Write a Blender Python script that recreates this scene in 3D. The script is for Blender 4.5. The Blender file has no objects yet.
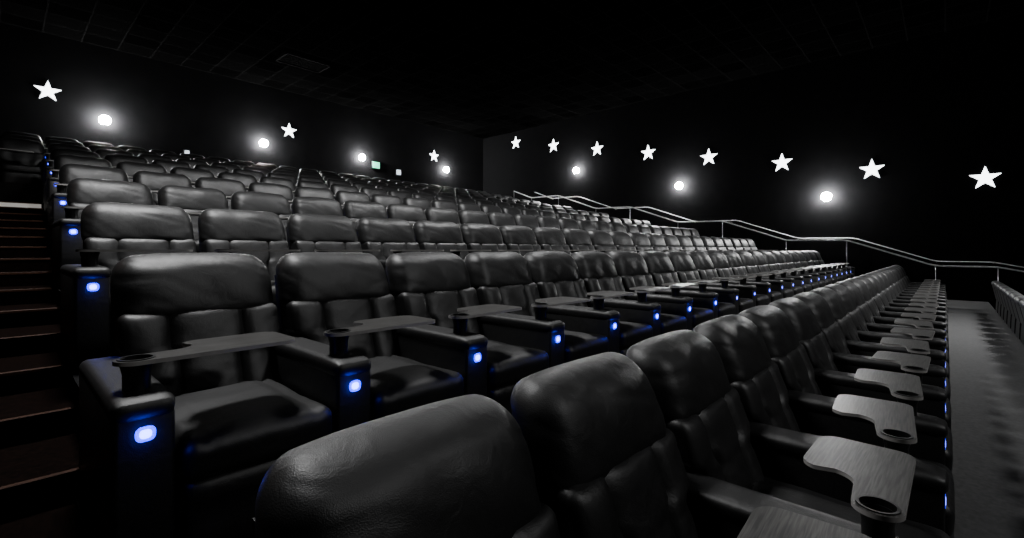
import bpy, bmesh, math, random
from mathutils import Vector, noise, Matrix
random.seed(4)
scene = bpy.context.scene
COL = scene.collection
CAMH = 1.45

# ------------------------------------------------------------ materials
def new_mat(name):
    m = bpy.data.materials.new(name); m.use_nodes = True
    nt = m.node_tree
    b = nt.nodes["Principled BSDF"]
    return m, nt, b
def N(nt, t, **kw):
    n = nt.nodes.new(t)
    for k, v in kw.items(): setattr(n, k, v)
    return n
def leather(name, base, rough):
    m, nt, b = new_mat(name)
    tc = N(nt, 'ShaderNodeTexCoord')
    n1 = N(nt, 'ShaderNodeTexNoise'); n1.inputs['Scale'].default_value = 10; n1.inputs['Detail'].default_value = 4; n1.inputs['Distortion'].default_value = 1.6
    n2 = N(nt, 'ShaderNodeTexVoronoi'); n2.inputs['Scale'].default_value = 330
    nt.links.new(tc.outputs['Object'], n1.inputs['Vector']); nt.links.new(tc.outputs['Object'], n2.inputs['Vector'])
    b1 = N(nt, 'ShaderNodeBump'); b1.inputs['Strength'].default_value = 0.12; b1.inputs['Distance'].default_value = 0.02
    b2 = N(nt, 'ShaderNodeBump'); b2.inputs['Strength'].default_value = 0.3; b2.inputs['Distance'].default_value = 0.0015
    nt.links.new(n1.outputs[0], b1.inputs['Height'])
    nt.links.new(n2.outputs[0], b2.inputs['Height'])
    nt.links.new(b1.outputs[0], b2.inputs['Normal']); nt.links.new(b2.outputs[0], b.inputs['Normal'])
    mr = N(nt, 'ShaderNodeMapRange'); mr.inputs['To Min'].default_value = rough-.03; mr.inputs['To Max'].default_value = rough+.05
    nt.links.new(n1.outputs[0], mr.inputs[0]); nt.links.new(mr.outputs[0], b.inputs['Roughness'])
    b.inputs['Base Color'].default_value = (*base, 1)
    return m
def plain(name, base, rough=.5, metal=0, scale=30, var=.25, spec=.5):
    m, nt, b = new_mat(name)
    tc = N(nt, 'ShaderNodeTexCoord')
    n1 = N(nt, 'ShaderNodeTexNoise'); n1.inputs['Scale'].default_value = scale; n1.inputs['Detail'].default_value = 6
    nt.links.new(tc.outputs['Object'], n1.inputs['Vector'])
    r = N(nt, 'ShaderNodeValToRGB')
    r.color_ramp.elements[0].position = .3; r.color_ramp.elements[1].position = .7
    r.color_ramp.elements[0].color = (*[c*(1-var) for c in base], 1)
    r.color_ramp.elements[1].color = (*[c*(1+var) for c in base], 1)
    nt.links.new(n1.outputs[0], r.inputs[0]); nt.links.new(r.outputs[0], b.inputs['Base Color'])
    b.inputs['Roughness'].default_value = rough; b.inputs['Metallic'].default_value = metal
    b.inputs['Specular IOR Level'].default_value = spec
    return m
def emis(name, col, s):
    m, nt, b = new_mat(name)
    b.inputs['Base Color'].default_value = (*col, 1)
    b.inputs['Emission Color'].default_value = (*col, 1); b.inputs['Emission Strength'].default_value = s
    return m
M_LEA = leather("black_leather", (.005, .005, .0052), .47)
M_ARM = leather("black_vinyl", (.0018, .0018, .002), .50)
M_PLA = plain("black_plastic", (.003, .003, .003), .4)
M_MET = plain("brushed_steel", (.45, .45, .45), .3, .9)
M_LED = emis("blue_white_led", (.16, .2, 1), 10)
M_HALO = emis("blue_led_painted_halo", (.004, .008, 1), 2.0)  # emissive ring paints the blue halo around the LED core
M_STAR = emis("white_star_light", (.93, .97, 1), 8)
M_GLOBE = emis("white_lamp_glass", (1, 1, 1), 760)
M_WALL = plain("black_wall_fabric", (.0062, .0062, .0065), .95, 0, 3, .15, .0)
M_RISER = plain("black_riser", (.003, .003, .003), .8, 0, 10, .15, .1)
M_RAIL = plain("white_rail_paint", (.9, .9, .9), .35, .0)
M_GREEN = emis("green_sign_light", (.08, .75, .45), 1.2)
M_WHITE = emis("dim_white_light", (.8, .9, 1), 1.2)
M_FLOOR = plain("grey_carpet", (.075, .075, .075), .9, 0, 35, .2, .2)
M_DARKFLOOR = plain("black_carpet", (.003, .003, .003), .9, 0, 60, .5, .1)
M_STEP = plain("brown_step_carpet", (.0028, .0014, .001), .9, 0, 40, .5, .02)
M_NOSE = plain("brown_step_nosing", (.032, .014, .008), .6, 0, 40, .3, .12)
M_PALE, _nt, _b = new_mat("pale_riser_painted_glow"); _b.inputs['Base Color'].default_value = (.5, .48, .45, 1)
_b.inputs['Emission Color'].default_value = (1, .93, .85, 1); _b.inputs['Emission Strength'].default_value = .22  # emission stands in for light falling on the top riser and landing
M_EDGE = plain("tray_edge_painted_light", (.30, .29, .28), .4, 0, 30, .1)  # paler side faces paint in the light caught by the tray edges
M_WOOD, nt, b = new_mat("grey_wood_laminate")
tc = N(nt, 'ShaderNodeTexCoord'); mp = N(nt, 'ShaderNodeMapping'); mp.inputs['Scale'].default_value = (3, 60, 3)
nz = N(nt, 'ShaderNodeTexNoise'); nz.inputs['Scale'].default_value = 2.5; nz.inputs['Detail'].default_value = 4; nz.inputs['Distortion'].default_value = .4
rp = N(nt, 'ShaderNodeValToRGB'); rp.color_ramp.elements[0].position = .38; rp.color_ramp.elements[1].position = .65
rp.color_ramp.elements[0].color = (.010, .0097, .0093, 1); rp.color_ramp.elements[1].color = (.062, .06, .057, 1)
nt.links.new(tc.outputs['Object'], mp.inputs[0]); nt.links.new(mp.outputs[0], nz.inputs['Vector']); nt.links.new(nz.outputs[0], rp.inputs[0]); nt.links.new(rp.outputs[0], b.inputs['Base Color'])
b.inputs['Roughness'].default_value = .38
M_CEIL, nt, b = new_mat("dark_ceiling_tiles")
tc = N(nt, 'ShaderNodeTexCoord'); br = N(nt, 'ShaderNodeTexBrick'); br.offset = 0
br.inputs['Scale'].default_value = 1; br.inputs['Brick Width'].default_value = .9; br.inputs['Row Height'].default_value = .9; br.inputs['Mortar Size'].default_value = .02
br.inputs['Color1'].default_value = (.0006, .0006, .0006, 1); br.inputs['Color2'].default_value = (.0016, .0016, .0016, 1); br.inputs['Mortar'].default_value = (.004, .004, .004, 1)
nt.links.new(tc.outputs['Object'], br.inputs['Vector']); nt.links.new(br.outputs[0], b.inputs['Base Color']); b.inputs['Roughness'].default_value = .9
b.inputs['Specular IOR Level'].default_value = .0

# ------------------------------------------------------------ mesh helpers
def finish(bm, name, mats, smooth=True, angle=None):
    me = bpy.data.meshes.new(name)
    bmesh.ops.recalc_face_normals(bm, faces=bm.faces)
    bm.to_mesh(me); bm.free()
    for m in mats: me.materials.append(m)
    if smooth:
        for p in me.polygons: p.use_smooth = True
    if angle:
        try: me.set_sharp_from_angle(angle=math.radians(angle))
        except Exception: pass
    return me
def box(bm, x0, x1, y0, y1, z0, z1, bev=0, seg=2, mi=0):
    r = bmesh.ops.create_cube(bm, size=1)
    vs = r['verts']
    for v in vs:
        v.co = Vector(((x0+x1)/2+v.co.x*(x1-x0), (y0+y1)/2+v.co.y*(y1-y0), (z0+z1)/2+v.co.z*(z1-z0)))
    fs = set(f for v in vs for f in v.link_faces)
    for f in fs: f.material_index = mi
    if bev:
        es = list(set(e for v in vs for e in v.link_edges))
        bmesh.ops.bevel(bm, geom=es, offset=bev, segments=seg, affect='EDGES', profile=.5, clamp_overlap=True)
def cyl(bm, c, r, z0, z1, seg=24, mi=0, axis='z', r2=None):
    rr = bmesh.ops.create_cone(bm, cap_ends=True, segments=seg, radius1=r, radius2=r if r2 is None else r2, depth=z1-z0)
    for v in rr['verts']:
        co = v.co.copy()
        if axis == 'z': v.co = Vector((c[0]+co.x, c[1]+co.y, (z0+z1)/2+co.z))
        elif axis == 'y': v.co = Vector((c[0]+co.x, (z0+z1)/2+co.z, c[1]+co.y))
        else: v.co = Vector(((z0+z1)/2+co.z, c[0]+co.x, c[1]+co.y))
    for f in set(f for v in rr['verts'] for f in v.link_faces): f.material_index = mi
def pillow(bm, c, h, r, n, fn=None, mi=0):
    """rounded block: half sizes h, edge radius r"""
    t = bmesh.new()
    bmesh.ops.create_cube(t, size=2)
    bmesh.ops.subdivide_edges(t, edges=t.edges[:], cuts=n, use_grid_fill=True)
    for v in t.verts:
        q = Vector([math.sin(a*math.pi/2*.9)/math.sin(math.pi/2*.9) for a in v.co])
        p = Vector((q.x*h[0], q.y*h[1], q.z*h[2]))
        inn = Vector([max(-(h[i]-r), min(h[i]-r, p[i])) for i in range(3)])
        d = p-inn
        p = inn+d.normalized()*r if d.length > 1e-6 else p
        co = Vector(c)+p
        if fn:
            # parameters measured on the rounded surface, so they vary smoothly round the edges
            q = Vector((p.x/h[0], p.y/h[1], p.z/h[2]))
            co = fn(q, co)
        v.co = co
    off = {}
    for v in t.verts: off[v.index] = bm.verts.new(v.co)
    for f in t.faces:
        nf = bm.faces.new([off[v.index] for v in f.verts]); nf.material_index = mi
    t.free()
def gr(a, w, d): return d*math.exp(-(a/w)**2)
def sst(x, a, b):
    t = max(0, min(1, (x-a)/(b-a))); return t*t*(3-2*t)

W = .772
XC = W/2
BY = .945
TILT = .36
def ridge(v): return 1-abs(noise.noise(v))*2
def b_headrest(bm, n=30, mi=0, seed=0):
    def fn(q, co):
        co.y += (co.z-.95)*TILT
        co.x = XC+(co.x-XC)*(1-.04*sst(q.z, 0, 1))
        co.z -= .020*abs(q.x)**3*sst(q.z, 0, 1)
        f = 1-sst(q.y, -.9, .9)
        k = (1-q.x**4)*(1-q.z**2)
        dy = -.030*k
        dy += math.sin(math.atan2(q.z+1.3, 1.25-abs(q.x))*17+seed)*.003*abs(q.x)**2
        dy += gr(q.z+.80+.06*q.x*q.x, .08, .012)
        r = max(0, ridge(Vector((co.x*3.2+seed, co.z*7.5+co.x*2.5, seed)))-.72)
        dy += r*.014
        co.y += dy*f
        nn = noise.noise(Vector((co.x*4.5+seed, co.y*4.5, co.z*4.5)))
        co += Vector((0, -nn*.008, nn*.008))
        return co
    pillow(bm, (XC, BY+.004, .95), (.362, .100, .182), .094, n, fn, mi)
def b_backrest(bm, n=32, mi=0):
    def fn(q, co):
        co.y += (co.z-.95)*TILT
        w = 1-.19*(1-sst(co.z, .62, .68))
        co.x = XC+(co.x-XC)*w
        f = 1-sst(q.y, -.9, .9)
        a = abs(q.x)
        dy = gr(a-.45, .028, .018)
        dy -= (.018*(1-(a/.45)**2) if a < .45 else .015*math.sin(min(1, (a-.45)/.50)*math.pi))*(1-q.z**6)
        dy += gr(q.z-.1+.1*a, .05, .005)
        r = max(0, ridge(Vector((co.x*4, co.z*9-co.x*4, 2.2)))-.72)
        dy += r*.016
        co.y += dy*f
        nn = noise.noise(co*5)
        co.y -= nn*.008
        return co
    pillow(bm, (XC, BY-.024, .60), (.352, .095, .245), .035, n, fn, mi)
def b_cushion(bm, n=18, mi=0):
    def fn(q, co):
        t = sst(q.z, 0, 1)
        co.z += t*(.016*(1-q.x**4)*(1-q.y**4)-gr(abs(q.x)-.74, .04, .010)-gr(q.y+.1+.1*q.x*q.x, .05, .006))
        nn = noise.noise(co*5); co.z += nn*.010; co.y += nn*.006
        return co
    pillow(bm, (XC, .37, .375), (.282, .40, .08), .05, n, fn, mi)
def b_foot(bm, n=8, mi=0):
    def fn(q, co):
        if q.y < 0: co.y += gr(q.z-.1, .10, .012)
        nn = noise.noise(co*7); co.y += nn*.008
        return co
    pillow(bm, (XC, .03, .165), (.278, .055, .145), .04, n, fn, mi)
def b_arm(bm, x=0, mi=0, seg=3):
    box(bm, x-.086, x+.086, 0, .98, .02, .59, .016, seg, mi)
    def fn(q, co):
        if q.z > 0: co.z += .008*(1-q.y**6)
        return co
    pillow(bm, (x, .47, .60), (.092, .48, .038), .034, 8 if seg > 1 else 3, fn, mi)
def b_shell(bm, mi=0):
    def prism(sec, hw):
        a = [bm.verts.new((XC-hw, y, z)) for y, z in sec]; c = [bm.verts.new((XC+hw, y, z)) for y, z in sec]
        k = len(sec)
        fs = [bm.faces.new(a), bm.faces.new(c[::-1])]
        for i in range(k): fs.append(bm.faces.new([a[i], a[(i+1) % k], c[(i+1) % k], c[i]]))
        for f in fs: f.material_index = mi
    prism([(.74, .04), (.74, .33), (.86, .40), (.95, .70), (.99, .70), (1.0, .55), (1.02, .04)], .275)
    prism([(.94, .66), (1.03, .99), (1.065, .99), (1.0, .66)], .34)
    box(bm, XC-.275, XC+.275, .08, .78, .0, .30, .01, 1, mi)
CY = .155
def tray_outline():
    pts = []
    def arc(cx, cy, r, a0, a1, n=6):
        for i in range(n+1):
            a = math.radians(a0+(a1-a0)*i/n); pts.append((cx+r*math.cos(a), cy+r*math.sin(a)))
    arc(0, CY, .068, 95, 265, 12)
    arc(.50, .155, .06, -90, 0)
    arc(.49, .34, .07, 0, 90)
    arc(.25, .34, .07, 90, 160)
    arc(.125, .315, .08, -10, -80, 6)
    return pts
def b_tray(bm, mi=0, mi2=1, mi3=2):
    pts = tray_outline()
    z0, z1 = .738, .753
    hole = [(.050*math.cos(2*math.pi*i/20), CY+.050*math.sin(2*math.pi*i/20)) for i in range(20)]
    def loop(ps):
        vs = [bm.verts.new((x, y, z1)) for x, y in ps]
        return vs, [bm.edges.new((vs[i], vs[(i+1) % len(vs)])) for i in range(len(vs))]
    v1, e1 = loop(pts); v2, e2 = loop(hole)
    r = bmesh.ops.triangle_fill(bm, use_beauty=True, use_dissolve=False, edges=e1+e2)
    fs = [g for g in r['geom'] if isinstance(g, bmesh.types.BMFace)]
    for f in fs: f.material_index = mi
    ex = bmesh.ops.extrude_face_region(bm, geom=fs)
    nv = [g for g in ex['geom'] if isinstance(g, bmesh.types.BMVert)]
    nf = set(g for g in ex['geom'] if isinstance(g, bmesh.types.BMFace))
    for v in nv: v.co.z = z0
    side = set(f for v in nv for f in v.link_faces)-nf
    for f in nf: f.material_index = mi
    for f in side: f.material_index = mi3
    n = 24
    rings = []
    for (rr, zz) in ((.057, z1), (.057, z1+.004), (.048, z1+.004), (.046, z1-.02)):
        rings.append([bm.verts.new((rr*math.cos(2*math.pi*i/n), CY+rr*math.sin(2*math.pi*i/n), zz)) for i in range(n)])
    for a, c in zip(rings, rings[1:]):
        for i in range(n):
            f = bm.faces.new([a[i], a[(i+1) % n], c[(i+1) % n], c[i]]); f.material_index = mi2
def b_cup(bm, mi=0):
    n = 24; rings = []
    for rr, zz in ((.042, .625), (.042, .70), (.050, .736), (.044, .736), (.038, .67), (0.0005, .665)):
        rings.append([bm.verts.new((rr*math.cos(2*math.pi*i/n), CY+rr*math.sin(2*math.pi*i/n), zz)) for i in range(n)])
    for a, c in zip(rings, rings[1:]):
        for i in range(n):
            f = bm.faces.new([a[i], a[(i+1) % n], c[(i+1) % n], c[i]]); f.material_index = mi
def rrect(bm, hx, hz, r, y0, y1, mi):
    pts = []
    for cx, cz, a0 in ((hx-r, hz-r, 0), (-hx+r, hz-r, 90), (-hx+r, -hz+r, 180), (hx-r, -hz+r, 270)):
        for i in range(6):
            a = math.radians(a0+90*i/5); pts.append((cx+r*math.cos(a), cz+r*math.sin(a)))
    a = [bm.verts.new((x, y0, .52+z)) for x, z in pts]; c = [bm.verts.new((x, y1, .52+z)) for x, z in pts]
    k = len(pts)
    fs = [bm.faces.new(a), bm.faces.new(c[::-1])]+[bm.faces.new([a[i], a[(i+1) % k], c[(i+1) % k], c[i]]) for i in range(k)]
    for f in fs: f.material_index = mi
def b_led(bm, mi=0, mi2=1):
    rrect(bm, .029, .026, .020, -.0012, .01, mi2)
    rrect(bm, .017, .015, .012, -.002, .005, mi)
def mk(fn, mats, name, ang=50, **kw):
    bm = bmesh.new(); fn(bm, **kw); return finish(bm, name, mats, angle=ang)
ME = {
 'headrest': [mk(b_headrest, [M_LEA], 'headrest', seed=s*3.1) for s in range(4)],
 'backrest': mk(b_backrest, [M_LEA], 'backrest'),
 'seat_cushion': mk(b_cushion, [M_ARM], 'seat_cushion'),
 'footrest': mk(b_foot, [M_ARM], 'footrest'),
 'armrest': mk(b_arm, [M_ARM], 'armrest'),
 'seat_frame': mk(b_shell, [M_PLA], 'seat_frame'),
 'tray_table': mk(b_tray, [M_WOOD, M_PLA, M_EDGE], 'tray_table'),
 'cup_holder': mk(b_cup, [M_PLA], 'cup_holder'),
 'indicator_light': mk(b_led, [M_LED, M_HALO], 'indicator_light'),
}
def joined(end=False, s=0):
    bm = bmesh.new()
    b_headrest(bm, 14, 0, s); b_backrest(bm, 16, 0); b_cushion(bm, 7, 5); b_foot(bm, 4, 5)
    b_arm(bm, 0, 5, 1); b_shell(bm, 1); b_tray(bm, 2, 1, 6); b_cup(bm, 1); b_led(bm, 3, 4)
    if end: b_arm(bm, W, 5, 1)
    return finish(bm, 'recliner_seat', [M_LEA, M_PLA, M_WOOD, M_LED, M_HALO, M_ARM, M_EDGE], angle=50)
ME_J = [joined(s=0), joined(s=4.4), joined(s=9.1)]; ME_JE = joined(True)

LAB = "black leather recliner seat with padded headrest and wooden swivel tray"
LABE = "black leather recliner seat at row end, padded headrest, swivel tray"
def tag(o, label, cat, group=None):
    o["label"] = label; o["category"] = cat
    if group: o["group"] = group
def add(name, data, loc=(0, 0, 0), parent=None):
    o = bpy.data.objects.new(name, data); o.location = loc
    COL.objects.link(o)
    if parent: o.parent = parent
    return o
def seat(x, y, z, full, end=False, led=False, first=False):
    if full:
        e = add('recliner_seat', None, (x, y, z)); e.empty_display_size = .2
        for nm in ('headrest', 'backrest', 'seat_cushion', 'footrest', 'armrest', 'seat_frame', 'tray_table', 'cup_holder', 'indicator_light'):
            me = ME[nm]
            if nm == 'headrest': me = random.choice(me)
            p = add(nm, me, (0, 0, 0), e)
            if nm == 'tray_table':
                a = math.radians(random.uniform(-3, 4))
                c, s = math.cos(a), math.sin(a)
                p.rotation_euler.z = a
                p.location = (s*CY, CY-c*CY, 0)
        if end:
            add('armrest', ME['armrest'], (W, 0, 0), e)
        if led:
            l = bpy.data.lights.new('led_glow', 'POINT'); l.color = (.02, .04, 1); l.energy = .42; l.shadow_soft_size = .015
            add('led_glow', l, (0, -.03, .52), e)
    else:
        e = add('recliner_seat', ME_JE if end else random.choice(ME_J), (x, y, z))
    tag(e, LABE if (end or first) else LAB, "cinema seat", "cinema recliner seats in tiered rows")
    return e

Z1 = -.10
X1 = .31
for i in range(18):
    seat(X1+W*(4+i), -1.95, -.46, False, end=(i == 17))
for i in range(22):
    seat(X1+W*i, 0, Z1, i < 12, end=(i == 21), first=(i == 0))
def rowz(k): return .305+.395*k
for k in range(9):
    y = 2+1.9*k; x0 = .335+.057*k
    i0 = -3 if k >= 6 else 0
    for i in range(i0, 22):
        full = (k == 0 and i < 12) or (k == 1 and i < 9) or (k == 2 and i < 6) or (k == 3 and i < 3)
        seat(x0+W*i, y, rowz(k), full, end=(i == 21), led=(full and (k == 0 and i < 8 or i == 0)), first=(i == i0))

# ------------------------------------------------------------ room
def struct(name, me, loc=(0, 0, 0)):
    o = add(name, me, loc); o["kind"] = "structure"; o["label"] = {"f": "dark carpeted stepped auditorium floor"}.get(name[0], "plain black auditorium "+name.split('_')[0]); o["category"] = name.split('_')[0]
    return o
XR, YB, ZC = 20.0, 20.8, 8.25
XS = 18.0
def edge(k): return .235+.057*k
def stepfloor(x0, x1, prof, zb=-2.5):
    bm = bmesh.new()
    for i, (ya, yb, z) in enumerate(prof):
        xa = x0 if x0 is not None else edge(max(0, i-3))
        xb = x1 if x1 is not None else edge(max(0, i-3))
        if x1 is None and len(prof) < 8: xb = edge(0) if i < 3 else edge(i+3)
        box(bm, xa, xb, ya, yb, zb, z)
    bm.normal_update()
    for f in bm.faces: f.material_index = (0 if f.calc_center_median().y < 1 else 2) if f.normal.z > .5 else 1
    return finish(bm, 'floor', [M_FLOOR, M_RISER, M_DARKFLOOR], smooth=False)
prof = [(-12, -2.85, -.86), (-2.85, -.95, -.46), (-.95, 1.2, Z1)]
for k in range(9):
    y = 2+1.9*k
    prof.append((y-(.95 if k else .8), y+.95 if k < 8 else YB, rowz(k)))
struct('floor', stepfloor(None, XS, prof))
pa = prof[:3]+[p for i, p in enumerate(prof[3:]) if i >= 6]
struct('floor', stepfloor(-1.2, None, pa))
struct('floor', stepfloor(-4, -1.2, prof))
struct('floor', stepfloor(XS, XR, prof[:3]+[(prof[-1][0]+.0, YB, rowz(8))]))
def wall(name, x0, x1, y0, y1, z0, z1, mat):
    bm = bmesh.new(); box(bm, x0, x1, y0, y1, z0, z1)
    return struct(name, finish(bm, name, [mat], smooth=False))
wall('wall_right', XR, XR+.2, -12, YB, -2.5, ZC, M_WALL)
wall('wall_back', -4, XR+.2, YB, YB+.2, -2.5, ZC, M_WALL)
wall('wall_left', -4.2, -4, -12, YB+.2, -2.5, ZC, M_WALL)
wall('wall_front', -4.2, XR+.2, -12.2, -12, -2.5, ZC, M_WALL)
wall('ceiling', -4.2, XR+.2, -12.2, YB+.2, ZC, ZC+.2, M_CEIL)

def staircase(x0, x1, kmax, label, pale=False, sub=2):
    e = add('staircase', None, (x0, 1.2, Z1)); tag(e, label, "stairs")
    zs = []
    tot = [(1.2, Z1, .305, 1.75)]+[(2+1.9*k-.95, rowz(k-1), rowz(k), 1.9) for k in range(1, kmax)]
    for kk, (y, za, zb, L) in enumerate(tot):
        for j in range(sub): zs.append((y+L*j/sub, za+(zb-za)*(j+1)/sub, kk))
    for i, (y, z, kk) in enumerate(zs):
        xe = (x1 if x1 is not None else edge(kk))-x0-.003
        y1 = zs[i+1][0] if i+1 < len(zs) else y+1.9/sub
        z -= Z1
        bm = bmesh.new(); box(bm, 0.002, xe, y-1.2, y1-1.2, max(0, z-.5), z-.004, .0)
        add('step', finish(bm, 'step', [M_STEP], smooth=False), (0, 0, 0), e)
        bm = bmesh.new(); box(bm, .04, xe-.02, y-1.2-.010, y-1.2+.018, z-.02, z+.003, .003, 1)
        add('step_nosing', finish(bm, 'step_nosing', [M_NOSE], smooth=False), (0, 0, 0), e)
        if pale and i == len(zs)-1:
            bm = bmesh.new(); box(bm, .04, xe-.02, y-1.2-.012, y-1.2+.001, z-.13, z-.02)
            o = add('riser_panel', finish(bm, 'riser_panel', [M_PALE], smooth=False), (0, 0, 0), e); o["label"] = "pale riser panel with painted glow"
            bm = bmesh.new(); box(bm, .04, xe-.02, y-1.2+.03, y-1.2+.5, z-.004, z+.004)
            o = add('landing_panel', finish(bm, 'landing_panel', [M_PALE], smooth=False), (0, 0, 0), e); o["label"] = "pale landing panel with painted glow"
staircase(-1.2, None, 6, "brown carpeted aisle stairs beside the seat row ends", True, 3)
staircase(XS, 20.0, 8, "carpeted aisle stairs along the wall with stars")

def tube_path(pts, r):
    cu = bpy.data.curves.new('rail', 'CURVE'); cu.dimensions = '3D'; cu.bevel_depth = r; cu.bevel_resolution = 3; cu.use_fill_caps = True
    P = [Vector(p) for p in pts]; out = [P[0]]
    for a, b_, c in zip(P, P[1:], P[2:]):
        d1 = (a-b_).normalized()*.16; d2 = (c-b_).normalized()*.16
        for t in (0, .25, .5, .75, 1):
            out.append((b_+d1)*(1-t)**2+b_*2*t*(1-t)+(b_+d2)*t*t)
    out.append(P[-1]); pts = out
    sp = cu.splines.new('POLY'); sp.points.add(len(pts)-1)
    for i, p in enumerate(pts): sp.points[i].co = (*p, 1)
    o = bpy.data.objects.new('t', cu); COL.objects.link(o)
    dg = bpy.context.evaluated_depsgraph_get()
    me = bpy.data.meshes.new_from_object(o.evaluated_get(dg)); bpy.data.objects.remove(o)
    me.materials.clear(); me.materials.append(M_RAIL)
    for p in me.polygons: p.use_smooth = True
    return me
def rail(x, r, dz, label, posts=True):
    pts = [(-4.6, -1.0), (-3.2, -.95), (-1.05, -.46), (.2, -.46)]
    y, z = .2, -.46
    while y < 13:
        y += 2.1; z += .77; pts.append((y, z)); y += 1.7; pts.append((y, z+.02))
    pts.append((y+1.2, z+.46))
    pts = [(yy, zz+CAMH+dz) for yy, zz in pts]
    e = add('handrail', None, (x, pts[0][0], 0)); tag(e, label, "handrail")
    y00 = pts[0][0]
    add('rail', tube_path([(0, yy-y00, zz) for yy, zz in pts], r), (0, 0, 0), e)
    if posts:
        for (yy, zz) in pts[1:]:
            if yy < 1.2: fz = Z1 if yy > -.95 else (-.46 if yy > -2.85 else -.86)
            else:
                k = min(8, int((yy-1.05)/1.9)); fz = rowz(k)-(.1975 if (yy-1.05-1.9*k) < .95 else 0)
            bm = bmesh.new(); cyl(bm, (0, yy-y00), .011, fz, zz-.012, 12)
            add('post', finish(bm, 'post', [M_MET]), (0, 0, 0), e)
    else:
        for (yy, zz) in pts:
            bm = bmesh.new(); cyl(bm, (yy-y00, zz-.03), .012, 0, XR-x, 10, axis='x')
            add('wall_bracket', finish(bm, 'wall_bracket', [M_MET]), (0, 0, 0), e)
rail(XS+.2, .022, 0, "pale metal stair handrail on posts at the row ends")
rail(19.88, .016, .10, "pale metal handrail fixed to the black wall", False)

def star_mesh():
    bm = bmesh.new()
    R, r = .41, .16
    f = []; bk = []
    for i in range(10):
        a = math.pi/2+i*math.pi/5; q = R if i % 2 == 0 else r
        f.append(bm.verts.new((q*math.cos(a), -.03, q*math.sin(a)))); bk.append(bm.verts.new((q*math.cos(a), 0, q*math.sin(a))))
    c = bm.verts.new((0, -.035, 0))
    for i in range(10):
        bm.faces.new([f[i], f[(i+1) % 10], c]); bm.faces.new([f[i], bk[i], bk[(i+1) % 10], f[(i+1) % 10]])
    bm.faces.new(bk)
    return finish(bm, 'star', [M_STAR], smooth=False)
SM = star_mesh()
def star(x, y, z, rz, sc=1):
    o = add('star_light', SM, (x, y, z)); o.rotation_euler = (0, 0, rz); o.scale = (sc, sc, sc)
    tag(o, "glowing white five-pointed star light on black wall", "star light", "glowing wall stars")
for n in range(8):
    star(XR-.001, -.88+2.71*n, 2.155+.568*n+CAMH, math.pi/2*-1, .88)
for x, z in ((1.02, 5.0), (8.43, 5.13), (16.24, 5.19)):
    star(x, YB-.001, z+CAMH, 0, .80)

def sconce_plate():
    bm = bmesh.new(); cyl(bm, (0, 0), .10, -.03, 0, 24, axis='y'); cyl(bm, (0, 0), .02, -.12, -.02, 12, axis='y')
    cyl(bm, (0, -.18), .07, -.19, -.14, 20, axis='z', r2=.06)
    return finish(bm, 'mounting_plate', [M_MET], angle=40)
def globe():
    bm = bmesh.new(); bmesh.ops.create_uvsphere(bm, u_segments=24, v_segments=16, radius=.16)
    for v in bm.verts: v.co += Vector((0, -.18, 0))
    return finish(bm, 'lamp_globe', [M_GLOBE])
SP, GL = sconce_plate(), globe()
def sconce(x, y, z, rz):
    e = add('wall_lamp', None, (x, y, z)); e.rotation_euler = (0, 0, rz); e.empty_display_size = .2
    tag(e, "lit round white globe wall lamp on black wall", "wall lamp", "glowing wall lamps")
    add('mounting_plate', SP, (0, 0, 0), e); add('lamp_globe', GL, (0, 0, 0), e)
for u in ((3.1, 1.89), (8.44, 2.77), (13.8, 4.04)):
    sconce(XR-.002, u[0], u[1]+CAMH, -math.pi/2)
for x, z in ((2.37, 4.33), (7.34, 4.39), (11.77, 4.44), (16.96, 4.51)):
    sconce(x, YB-.002, z+CAMH, 0)

def signbox(name, x, z, w, h, mat, label, cat):
    e = add(name, None, (x, YB-.002, z)); tag(e, label, cat)
    bm = bmesh.new(); box(bm, -w/2, w/2, -.08, 0, -h/2, h/2, .01, 2); add('housing', finish(bm, 'housing', [M_PLA], angle=40), (0, 0, 0), e)
    bm = bmesh.new(); box(bm, -w/2+.03, w/2-.03, -.09, -.07, -h/2+.03, h/2-.03, .004, 1); add('light_panel', finish(bm, 'light_panel', [mat], smooth=False), (0, 0, 0), e)
signbox('exit_sign', 12.6, 4.2+CAMH, .45, .36, M_GREEN, "small green illuminated exit sign on black wall", "exit sign")
signbox('aisle_light', 4.7, 3.45+CAMH, .2, .55, M_WHITE, "small dim white light strip on black wall", "light")
signbox('aisle_light', 13.9, 4.0+CAMH, .3, .3, M_WHITE, "small dim square light on black wall", "light")

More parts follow.
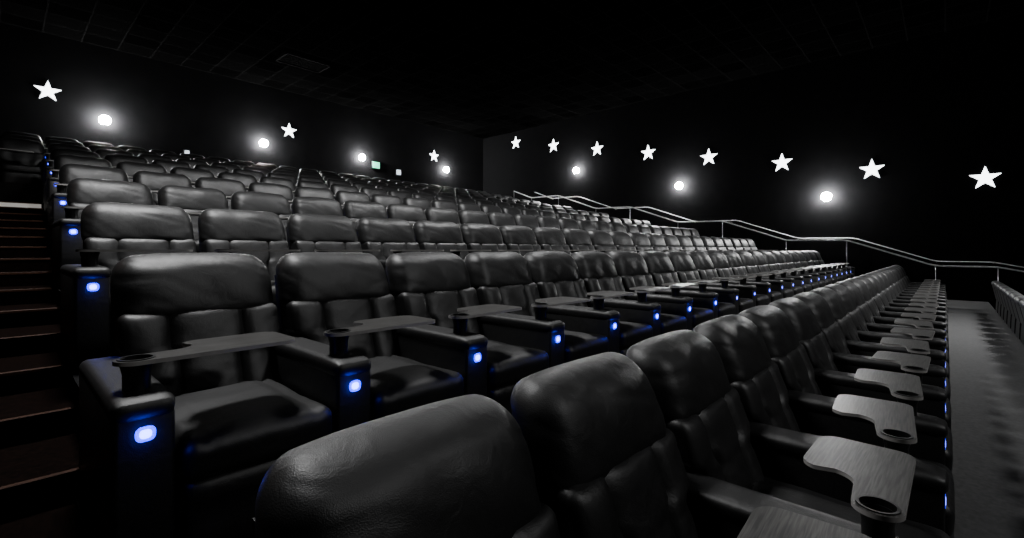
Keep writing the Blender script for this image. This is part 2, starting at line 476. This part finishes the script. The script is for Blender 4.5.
def vent(x, y, w, h):
    e = add('ceiling_vent', None, (x, y, ZC)); tag(e, "dark louvred air vent in the tiled ceiling", "air vent")
    bm = bmesh.new()
    for a in ((-w, w, -h, -h+.06), (-w, w, h-.06, h), (-w, -w+.06, -h, h), (w-.06, w, -h, h)): box(bm, a[0], a[1], a[2], a[3], -.1, 0)
    add('vent_frame', finish(bm, 'vent_frame', [plain("grey_vent_metal", (.0022, .0022, .0022), .9, 0, 30, .2, .02)], smooth=False), (0, 0, 0), e)
    bm = bmesh.new()
    for i in range(8): box(bm, -w+.06, w-.06, -h+.1+i*(2*h-.2)/8, -h+.13+i*(2*h-.2)/8, -.08, -.01)
    add('louvres', finish(bm, 'louvres', [plain("dark_vent_metal", (.0018, .0018, .0018), .9, 0, 30, .2, .02)], smooth=False), (0, 0, 0), e)
vent(7.4, 17.0, .8, .5)

def area(x, y, z, s, e, tx=None, spread=120):
    l = bpy.data.lights.new('unseen_overhead_light', 'AREA'); l.shape = 'DISK'; l.size = s; l.energy = e; l.spread = math.radians(spread)
    o = bpy.data.objects.new('unseen_overhead_light', l); o.location = (x, y, z); COL.objects.link(o)
    if tx: o.rotation_euler = (Vector(tx)-Vector((x, y, z))).to_track_quat('-Z', 'Y').to_euler()
area(1.0, 5.0, 8.0, 1.5, 350, None, 110)
area(5, -6.5, 8.0, 1.2, 100, (5, 1, 0), 90)
area(14, -4.5, 8.0, 2.5, 360, (12, -.3, 0), 70)
area(8, 5, 8.0, 1.5, 290, None, 110)
area(5, 5, 8.0, 1.5, 320, (7, 12, 2), 100)  # extra unseen light added to brighten the dark back rows
l = bpy.data.lights.new('aisle_fill_light', 'POINT'); l.color = (1, .4, .18); l.energy = 5; l.shadow_soft_size = .3; l.specular_factor = .1  # warm light added to tint the aisle stairs, no fixture behind it
o = bpy.data.objects.new('aisle_fill_light', l); o.location = (-1.6, 6.5, 4.0); COL.objects.link(o)

w = bpy.data.worlds.new("World"); scene.world = w; w.use_nodes = True
w.node_tree.nodes['Background'].inputs[0].default_value = (.5, .5, .55, 1); w.node_tree.nodes['Background'].inputs[1].default_value = .002

cd = bpy.data.cameras.new('camera'); cam = bpy.data.objects.new('camera', cd); COL.objects.link(cam)
cam.location = (0, 0, CAMH); cam.rotation_euler = (math.pi/2, 0, -math.atan2(.736, .677))
cd.sensor_width = 36; cd.lens = 471/1024*36; cd.shift_y = -19/1024; cd.clip_start = .02
scene.camera = cam
